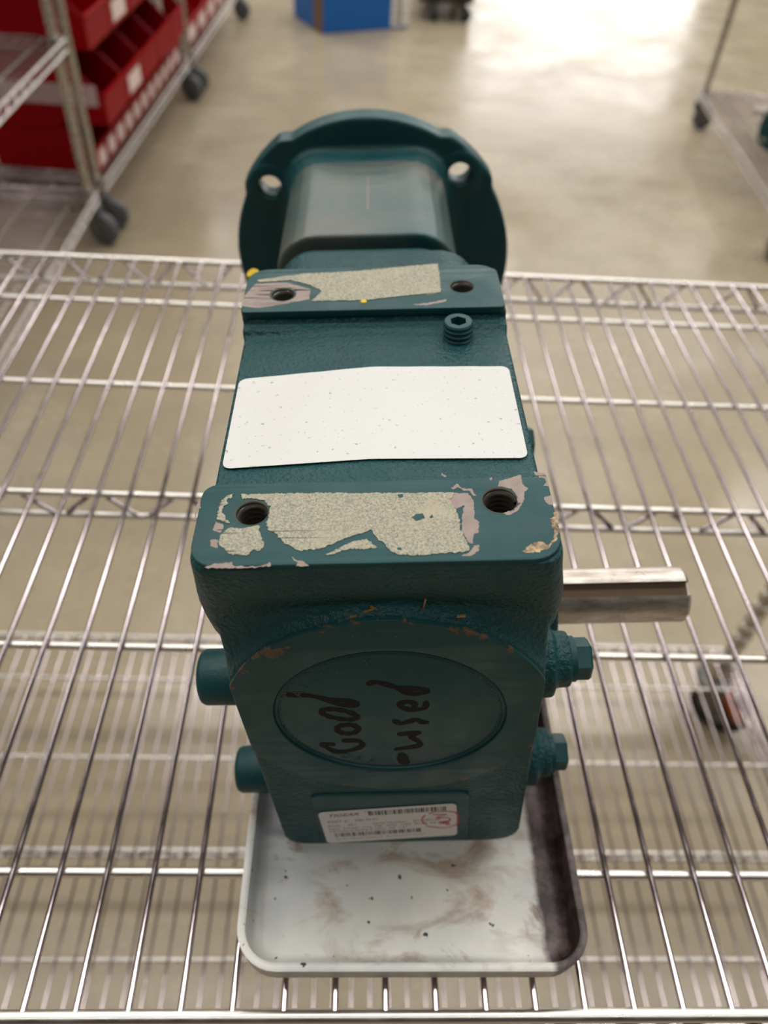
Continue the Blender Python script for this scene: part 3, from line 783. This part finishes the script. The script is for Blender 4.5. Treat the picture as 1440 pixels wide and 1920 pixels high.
# socket pipe plug on top
def socket_plug(cx, cy, z0, r, h):
    bm = bmesh.new(); N = 24
    prof = [(r * 1.12, 0), (r * 1.12, 0.6)]
    for i in range(3):
        z = 1.0 + i * (h - 2.2) / 3
        prof += [(r * 0.93, z), (r, z + 0.55), (r, z + 0.85), (r * 0.93, z + 1.3)]
    prof += [(r * 0.97, h - 0.7), (r * 0.88, h)]
    rings = add_lathe(bm, (cx, cy, z0), (0, 0, 1), prof, N, cap=False)
    def hexr(k):
        a = (2 * PI * k / N) % (PI / 3)
        return r * 0.56 * math.cos(PI / 6) / math.cos(a - PI / 6)
    top = rings[-1]; u, w = frame_of(Vector((0, 0, 1)))
    prev = top
    for zz in (h, h - 4.5):
        cur = [bm.verts.new(Vector((cx, cy, z0 + zz)) + (u * math.cos(2 * PI * k / N) + w * math.sin(2 * PI * k / N)) * hexr(k)) for k in range(N)]
        for k in range(N): bm.faces.new((prev[k], prev[(k + 1) % N], cur[(k + 1) % N], cur[k]))
        prev = cur
    bm.faces.new(prev)
    return finish(bm, 'plug', 35)
link('socket_plug', gmesh(socket_plug(25.6 + SH * 192, 122.5, 191.2, 6.0, 8.5)), M_SMOOTH, gear)

# bosses on the left flank, hex bolts on the right flank
for yy, zz, r, x1 in ((22, 110, 10.6, -71.5), (22, 34, 10.2, -72.0)):
    bm = bmesh.new(); L = -50 - x1
    add_lathe(bm, (-50, yy, zz), (-1, 0, 0), [(r * 1.03, 0), (r, L - 2.2), (r * 0.93, L - 0.7), (r * 0.8, L)], 28)
    link('side_boss', gmesh(finish(bm, 'boss', 45)), M_FLANGE, gear)
def hex_bolt(y, z, x0, x1, r):
    bm = bmesh.new()
    add_lathe(bm, (x0 - 6, y, z), (1, 0, 0), [(r * 1.25, 0), (r * 1.25, 6.8)], 24)
    prof = [(r * 1.0, x0 + 0.5), (r * 1.0, x1 - 0.9), (r * 0.9, x1)]
    rg = []
    for rr, x in prof:
        rg.append([bm.verts.new((x, y + rr * 1.1547 * math.cos(PI / 3 * k + PI / 6), z + rr * 1.1547 * math.sin(PI / 3 * k + PI / 6))) for k in range(6)])
    for a, b in zip(rg, rg[1:]):
        for k in range(6): bm.faces.new((a[k], a[(k + 1) % 6], b[(k + 1) % 6], b[k]))
    bm.faces.new(rg[0][::-1]); bm.faces.new(rg[-1])
    return finish(bm, 'bolt', 25)
for yy, zz, x0, x1 in ((22, 117, 67.8, 74.5), (22, 44, 67.5, 74), (146, 117, 67, 72), (146, 44, 67, 72)):
    link('hex_bolt', gmesh(hex_bolt(yy, zz, x0, x1, 6.8)), M_SMOOTH, gear)

# output shaft with keyway
def shaft_mesh():
    bm = bmesh.new(); r = 12.8; N = 64; kd = math.radians(64); kw = 3.3
    def outline(rr):
        pts = []
        for k in range(N):
            a = kd + math.asin(kw / r) + (2 * PI - 2 * math.asin(kw / r)) * k / (N - 1)
            pts.append((rr * math.cos(a), rr * math.sin(a)))
        ux, uy = math.cos(kd), math.sin(kd)
        dep = 8.8
        pts.append((ux * dep + uy * kw, uy * dep - ux * kw)); pts.append((ux * dep - uy * kw, uy * dep + ux * kw))
        return pts
    rings = []
    for x, rr in ((60, r), (133.5, r), (135, r - 1.3)):
        rings.append([bm.verts.new((x, 82 - py, 77.5 + pz)) for py, pz in outline(rr)])
    n = len(rings[0])
    for a, b in zip(rings, rings[1:]):
        for k in range(n): bm.faces.new((a[k], a[(k + 1) % n], b[(k + 1) % n], b[k]))
    bm.faces.new(rings[0][::-1]); bm.faces.new(rings[-1])
    return finish(bm, 'shaft', 35)
sh = link('output_shaft', gmesh(shaft_mesh()), M_SHAFT, gear)
sh['label'] = 'bare steel output shaft with a keyway'
bm = bmesh.new(); kd = math.radians(64); ux, uy = math.cos(kd), math.sin(kd)
q = []
for x in (60, 134.4):
    q.append([bm.verts.new((x, 82 - (ux * 9.0 + s * uy * 3.2), 77.5 + (uy * 9.0 - s * ux * 3.2))) for s in (1, -1)])
bm.faces.new((q[0][0], q[1][0], q[1][1], q[0][1]))
link('keyway_floor', gmesh(finish(bm, 'key')), M_KEY, sh)
bm = bmesh.new(); add_lathe(bm, (56, 82, 77.5), (1, 0, 0), [(24, 0), (24, 12), (22, 14.5), (14, 14.5), (13.2, 13)], 36)
link('seal_hub', gmesh(finish(bm, 'hub', 40)), M_SMOOTH, gear)

# adapter plate, neck and motor flange
me = plate(round_rect(-47.5, 38.5, 44, 180.5, 17, 7), (), 7, 0.8)
link('adapter_plate', remap(me, lambda v: mm((v[0], v[2] + 217.5, v[1]))), M_FLANGE, gear)
bm = bmesh.new()
prism_y(round_rect(-51.5, 42, 42, 185.5, 22, 6), 226, 338)
rings = []
for k in range(13):
    t = k / 12; e = 9 * (1 - math.sqrt(max(0, 1 - t ** 2))) ; y0 = 314 + 20 * t
    rings.append([bm.verts.new((x, y0, z)) for x, z in round_rect(-51.5 - e, 42 + e, 42 - e, 185.0 + e * 0.35, 22 + e * 0.6, 6)])
n = len(rings[0])
for a, c in zip(rings, rings[1:]):
    for k in range(n): bm.faces.new((a[k], a[(k + 1) % n], c[(k + 1) % n], c[k]))
bm.faces.new(rings[0][::-1]); bm.faces.new(rings[-1])
FC = (-4.2, CZ - 1.0)
def flange_r(a):
    d = abs(((math.degrees(a) + 360) % 90) - 45)
    return 88.0 + (3.6 if d < 11 else (3.6 * (1 - (d - 11) / 4) if d < 15 else 0))
prism_y([(FC[0] + flange_r(2 * PI * k / 180) * math.cos(2 * PI * k / 180), FC[1] + flange_r(2 * PI * k / 180) * math.sin(2 * PI * k / 180)) for k in range(180)], 334, 350)
holes = []
for a in (44.5, 140.5, 221, 319):
    hx, hz = FC[0] + 78.0 * math.cos(math.radians(a)), FC[1] + 78.0 * math.sin(math.radians(a))
    add_lathe(bm, (hx, 332.6, hz), (0, 1, 0), [(12.5, 0), (12.5, 8)], 28)
    c = bmesh.new(); add_lathe(c, (hx, 320, hz), (0, 1, 0), [(7.2, 0), (7.2, 40)], 24); holes.append(c)
# the register bore on the motor side
c = bmesh.new(); add_lathe(c, (FC[0], 343, FC[1]), (0, 1, 0), [(57, 0), (57, 20)], 48); holes.append(c)
me = gmesh(voxel_cast(bm, 1.2, 4, holes))
fo = link('motor_flange', me, M_FLANGE, gear)
me.materials.append(M_NECK)
for p in me.polygons:
    c = p.center
    if 0.2255 < c.y < 0.318 and c.z > 0.1: p.material_index = 1
bm = bmesh.new(); add_lathe(bm, (0, 0, 0), (-0.5, -0.2, 1), [(3.4, 0), (3.4, 5), (2.6, 6.5)], 14)
yc = link('yellow_cap', remap(finish(bm, 'cap', 40), lambda v: mm0((v[0] - 65.5, v[1] + 214, v[2] + 168))), M_YELLOW, gear)
bm = bmesh.new(); add_lathe(bm, (-46, 214, 155), (-0.75, 0, 0.66), [(3.0, 0), (3.0, 19)], 12)
link('breather_pipe', gmesh(finish(bm, 'pipe', 40)), M_FLANGE, gear)

# a second reducer of the same make lying on the right-hand cart
g2 = copy_tree(gear, None, skip=('printed_label', 'blank_label', 'marker_stroke', 'gasket_residue', 'paint_chip', 'paint_fleck', 'torn_paint', 'yellow_dab', 'end_cap', 'yellow_cap', 'keyway_floor'))
g2.location = (1.615, 3.02, 0.1535); g2.rotation_euler = (0, 0, math.radians(150))
tag(g2, 'second dark teal gear reducer on the far right cart, cut off by the frame', 'gear reducer')

# ------------------------------------------------------------------ red bins on the second left cart
def bin_meshes(w, d, h, lip):
    """open hopper bin: x = front direction (+x), y = width, z = up; origin at front bottom centre"""
    t = 0.003
    side = [(0, 0), (-d, 0), (-d, h), (-0.30 * d, h), (0.0, lip)]
    bm = bmesh.new()
    for y0 in (-w / 2, w / 2 - t):
        add_prism(bm, side, lambda x, z: (x, y0, z), lambda x, z: (x, y0 + t, z))
    add_box(bm, -d, 0, -w / 2 + t, w / 2 - t, 0, t)
    add_box(bm, -d, -d + t, -w / 2 + t, w / 2 - t, t, h)
    for y0 in (-w / 2 - 0.003, w / 2 - 0.001):
        add_box(bm, -d, -0.30 * d, y0, y0 + 0.004, h - 0.012, h + 0.001)
    body = finish(bm)
    bm = bmesh.new()
    add_box(bm, -t, 0.0, -w / 2 + t, w / 2 - t, t, lip)
    front = finish(bm)
    bm = bmesh.new()
    add_prism(bm, [(-0.002, lip), (0.006, lip + 0.001), (0.006, lip + 0.006), (-0.006, lip + 0.006)], lambda x, z: (x, -w / 2, z), lambda x, z: (x, w / 2, z))
    rim = finish(bm)
    bm = bmesh.new(); add_box(bm, 0.0005, 0.0015, -w * 0.33, w * 0.33, lip * 0.16, lip * 0.82)
    card = finish(bm)
    for me, mt in ((body, M_RED), (front, M_RED), (rim, M_RED), (card, M_BINLABEL)): me.materials.append(mt)
    return body, front, rim, card
def place_bin(parts, loc, rz, label, group, card=True):
    b = link('hopper_bin', parts[0]); b.location = loc; b.rotation_euler = (0, 0, rz)
    link('bin_front', parts[1], None, b); link('bin_rim', parts[2], None, b)
    if card: link('label_card', parts[3], None, b)
    tag(b, label, 'bin', group)
    return b
edge = lambda t, ins, z: Vector((-0.742, 2.30, 0)) + Matrix.Rotation(aB, 3, 'Z') @ Vector((-ins, t, z))
BZ = 0.1525
small = bin_meshes(0.093, 0.30, 0.135, 0.066)
ORD = ('first', 'second', 'third', 'fourth', 'fifth', 'sixth', 'seventh', 'eighth', 'ninth', 'tenth', 'eleventh', 'twelfth')
for k in range(11):
    place_bin(small, edge(0.105 + 0.1005 * k, 0.025, BZ), aB, f'small red bin in the bottom row by the aisle, {ORD[k]} from the near post', 'small red bins in the bottom row')
mid = bin_meshes(0.196, 0.40, 0.19, 0.075)
for tier, nm in ((0, 'middle'), (1, 'top')):
    for k in range(5):
        z = BZ + 0.1362 + 0.1912 * tier
        place_bin(mid, edge(0.155 + 0.205 * k, -0.03 + 0.015 * tier, z), aB, f'large red bin in the {nm} tier, {ORD[k]} from the near post', f'large red bins in the {nm} tier', card=(k == 1))
# long label card on the near side of the lower large bin
bm = bmesh.new(); add_box(bm, -0.30, -0.02, -0.003, 0.0, 0.055, 0.10)
# big totes at the back of the near end
def tote(w, d, h):
    bm = bmesh.new(); t = 0.004; f = 0.012
    for (x0, x1, y0, y1) in ((-w / 2, w / 2, -d / 2, -d / 2 + t), (-w / 2, w / 2, d / 2 - t, d / 2), (-w / 2, -w / 2 + t, -d / 2, d / 2), (w / 2 - t, w / 2, -d / 2, d / 2)):
        vs = add_box(bm, x0, x1, y0, y1, 0, h)
        for v in vs:
            if v.co.z < 0.001: v.co.x *= 0.93; v.co.y *= 0.95
    add_box(bm, -w / 2 * 0.93, w / 2 * 0.93, -d / 2 * 0.95, d / 2 * 0.95, 0, t)
    body = finish(bm)
    bm = bmesh.new()
    for z0, e in ((h - 0.02, f), (h * 0.62, 0.006), (h * 0.3, 0.0)):
        for (x0, x1, y0, y1) in ((-w / 2 - e, w / 2 + e, -d / 2 - e, -d / 2 + t), (-w / 2 - e, w / 2 + e, d / 2 - t, d / 2 + e), (-w / 2 - e, -w / 2 + t, -d / 2, d / 2), (w / 2 - t, w / 2 + e, -d / 2, d / 2)):
            if e: add_box(bm, x0, x1, y0, y1, z0, z0 + 0.012)
    rim = finish(bm)
    body.materials.append(M_RED); rim.materials.append(M_RED)
    return body, rim
tb, tr = tote(0.115, 1.10, 0.235)
for k in range(2):
    o = link('storage_tote', tb); o.location = edge(0.62, 0.54, BZ + k * 0.2362); o.rotation_euler = (0, 0, aB)
    link('tote_rim', tr, None, o)
    tag(o, ('long red tote standing on the wire shelf behind the bins', 'long red tote stacked on top of another behind the bins')[k], 'tote', 'long red totes')
bm = bmesh.new(); add_box(bm, -0.30, -0.02, -0.0495 * 0 - 0.0505 - 0.0012 - 0.048, -0.0505 - 0.048, 0.05, 0.105)
me = finish(bm); me.materials.append(M_GREY_LABEL)
nearbin = [o for o in bpy.data.objects if o.get('label') == 'large red bin in the middle tier, first from the near post'][0]
link('side_label', me, None, nearbin)
# small things lying in the bins
def lump(name, loc, size, mat, label, cat):
    bm = bmesh.new(); bmesh.ops.create_icosphere(bm, subdivisions=3, radius=1.0)
    for v in bm.verts:
        k = 1 + 0.14 * math.sin(v.co.x * 5 + v.co.y * 4) + 0.08 * math.sin(v.co.z * 9)
        v.co = Vector((v.co.x * size[0], v.co.y * size[1], v.co.z * size[2])) * k
    o = link(name, finish(bm, name, 60), mat); o.location = loc
    return tag(o, label, cat)
lump('blue_bag', edge(0.77, 0.07, BZ + 0.1362 + 0.05), (0.055, 0.06, 0.04), M_BLUEBAG, 'crumpled blue bag lying in a large red bin', 'bag')
lump('purple_bag', edge(0.8085, 0.085, BZ + 0.062), (0.03, 0.032, 0.05), M_BLUEBAG, 'small blue purple pouch in a small red bin', 'bag')
bm = bmesh.new(); add_box(bm, -0.06, 0.06, -0.08, 0.08, 0, 0.10); 
o = link('small_carton', finish(bm), M_CREAM); o.location = edge(0.975, 0.10, BZ + 0.1362 + 0.0035); o.rotation_euler = (0, 0, aB + 0.0)
bm = bmesh.new(); add_box(bm, -0.0605, 0.0605, -0.012, 0.012, 0.0, 0.1006); link('tape_strip', finish(bm), M_BROWN, o)
tag(o, 'cream carton sitting in the fifth large red bin', 'carton')
edgeC = lambda t, ins, z: Vector((-0.684, 3.585, 0)) + Matrix.Rotation(aB, 3, 'Z') @ Vector((-ins, t, z))
for k in range(5):
    place_bin(mid, edgeC(0.16 + 0.21 * k, 0.03, BZ), aB, f'large red bin on the farthest left cart, {ORD[k]} from its near post', 'red bins on the farthest cart')

# ------------------------------------------------------------------ blue carton and black dolly at the back
bx = empty('blue_carton', (-0.189, 4.587, 0), (0, 0, math.atan2(0.233, 0.455)))
BW, BD, BH = 0.51, 0.38, 0.36
bm = bmesh.new(); add_box(bm, 0, BW, 0, BD, 0, BH - 0.004)
bmesh.ops.bevel(bm, geom=bm.edges[:], offset=0.004, segments=2, affect='EDGES')
link('carton_body', finish(bm, 'carton', 40), M_BLUE, bx)
bm = bmesh.new(); add_box(bm, BW * 0.79, BW + 0.0012, -0.0012, 0.0, 0.012, BH - 0.006); add_box(bm, BW, BW + 0.0012, 0, BD * 0.4, 0.012, BH - 0.006)
pp = link('printed_panel', finish(bm), M_WHITE, bx)
bm = bmesh.new()
for k in range(9): add_box(bm, BW * 0.84, BW * 0.84 + random.uniform(0.02, 0.045), -0.0018, -0.0012, 0.03 + k * 0.035, 0.03 + k * 0.035 + 0.016)
link('print', finish(bm), M_INK, pp)
bm = bmesh.new(); add_box(bm, -0.0012, 0.0, 0.0, BD * 0.30, 0.004, BH - 0.006)
link('side_stripe', finish(bm), M_BROWN, bx)
for k, (y0, y1) in enumerate(((0.001, BD / 2 - 0.001), (BD / 2 + 0.001, BD - 0.001))):
    bm = bmesh.new(); add_box(bm, 0.001, BW - 0.001, y0, y1, BH - 0.004, BH); link('flap', finish(bm), M_BLUE, bx)
tag(bx, 'bright blue carton with a white printed corner on the floor at the back', 'box')

dolly = empty('dolly', (0.47, 5.24, 0))
bm = bmesh.new(); add_prism(bm, round_rect(-0.15, 0.16, -0.27, 0.27, 0.03, 5), lambda x, y: (x, y, 0.094), lambda x, y: (x, y, 0.135))
link('deck', finish(bm, 'deck', 40), M_BLACK, dolly)
for sx, sy in ((-0.06, -0.235), (0.10, -0.235), (-0.06, 0.235), (0.10, 0.235)):
    f = link('caster', ME_FORK, None, dolly); f.location = (sx, sy, 0); f.scale = (0.78, 0.78, 0.78); f.rotation_euler = (0, 0, 0.5 + sx * 4)
    link('wheel', ME_WHEELB, None, f)
tag(dolly, 'low black dolly on small casters beside the blue carton', 'dolly')
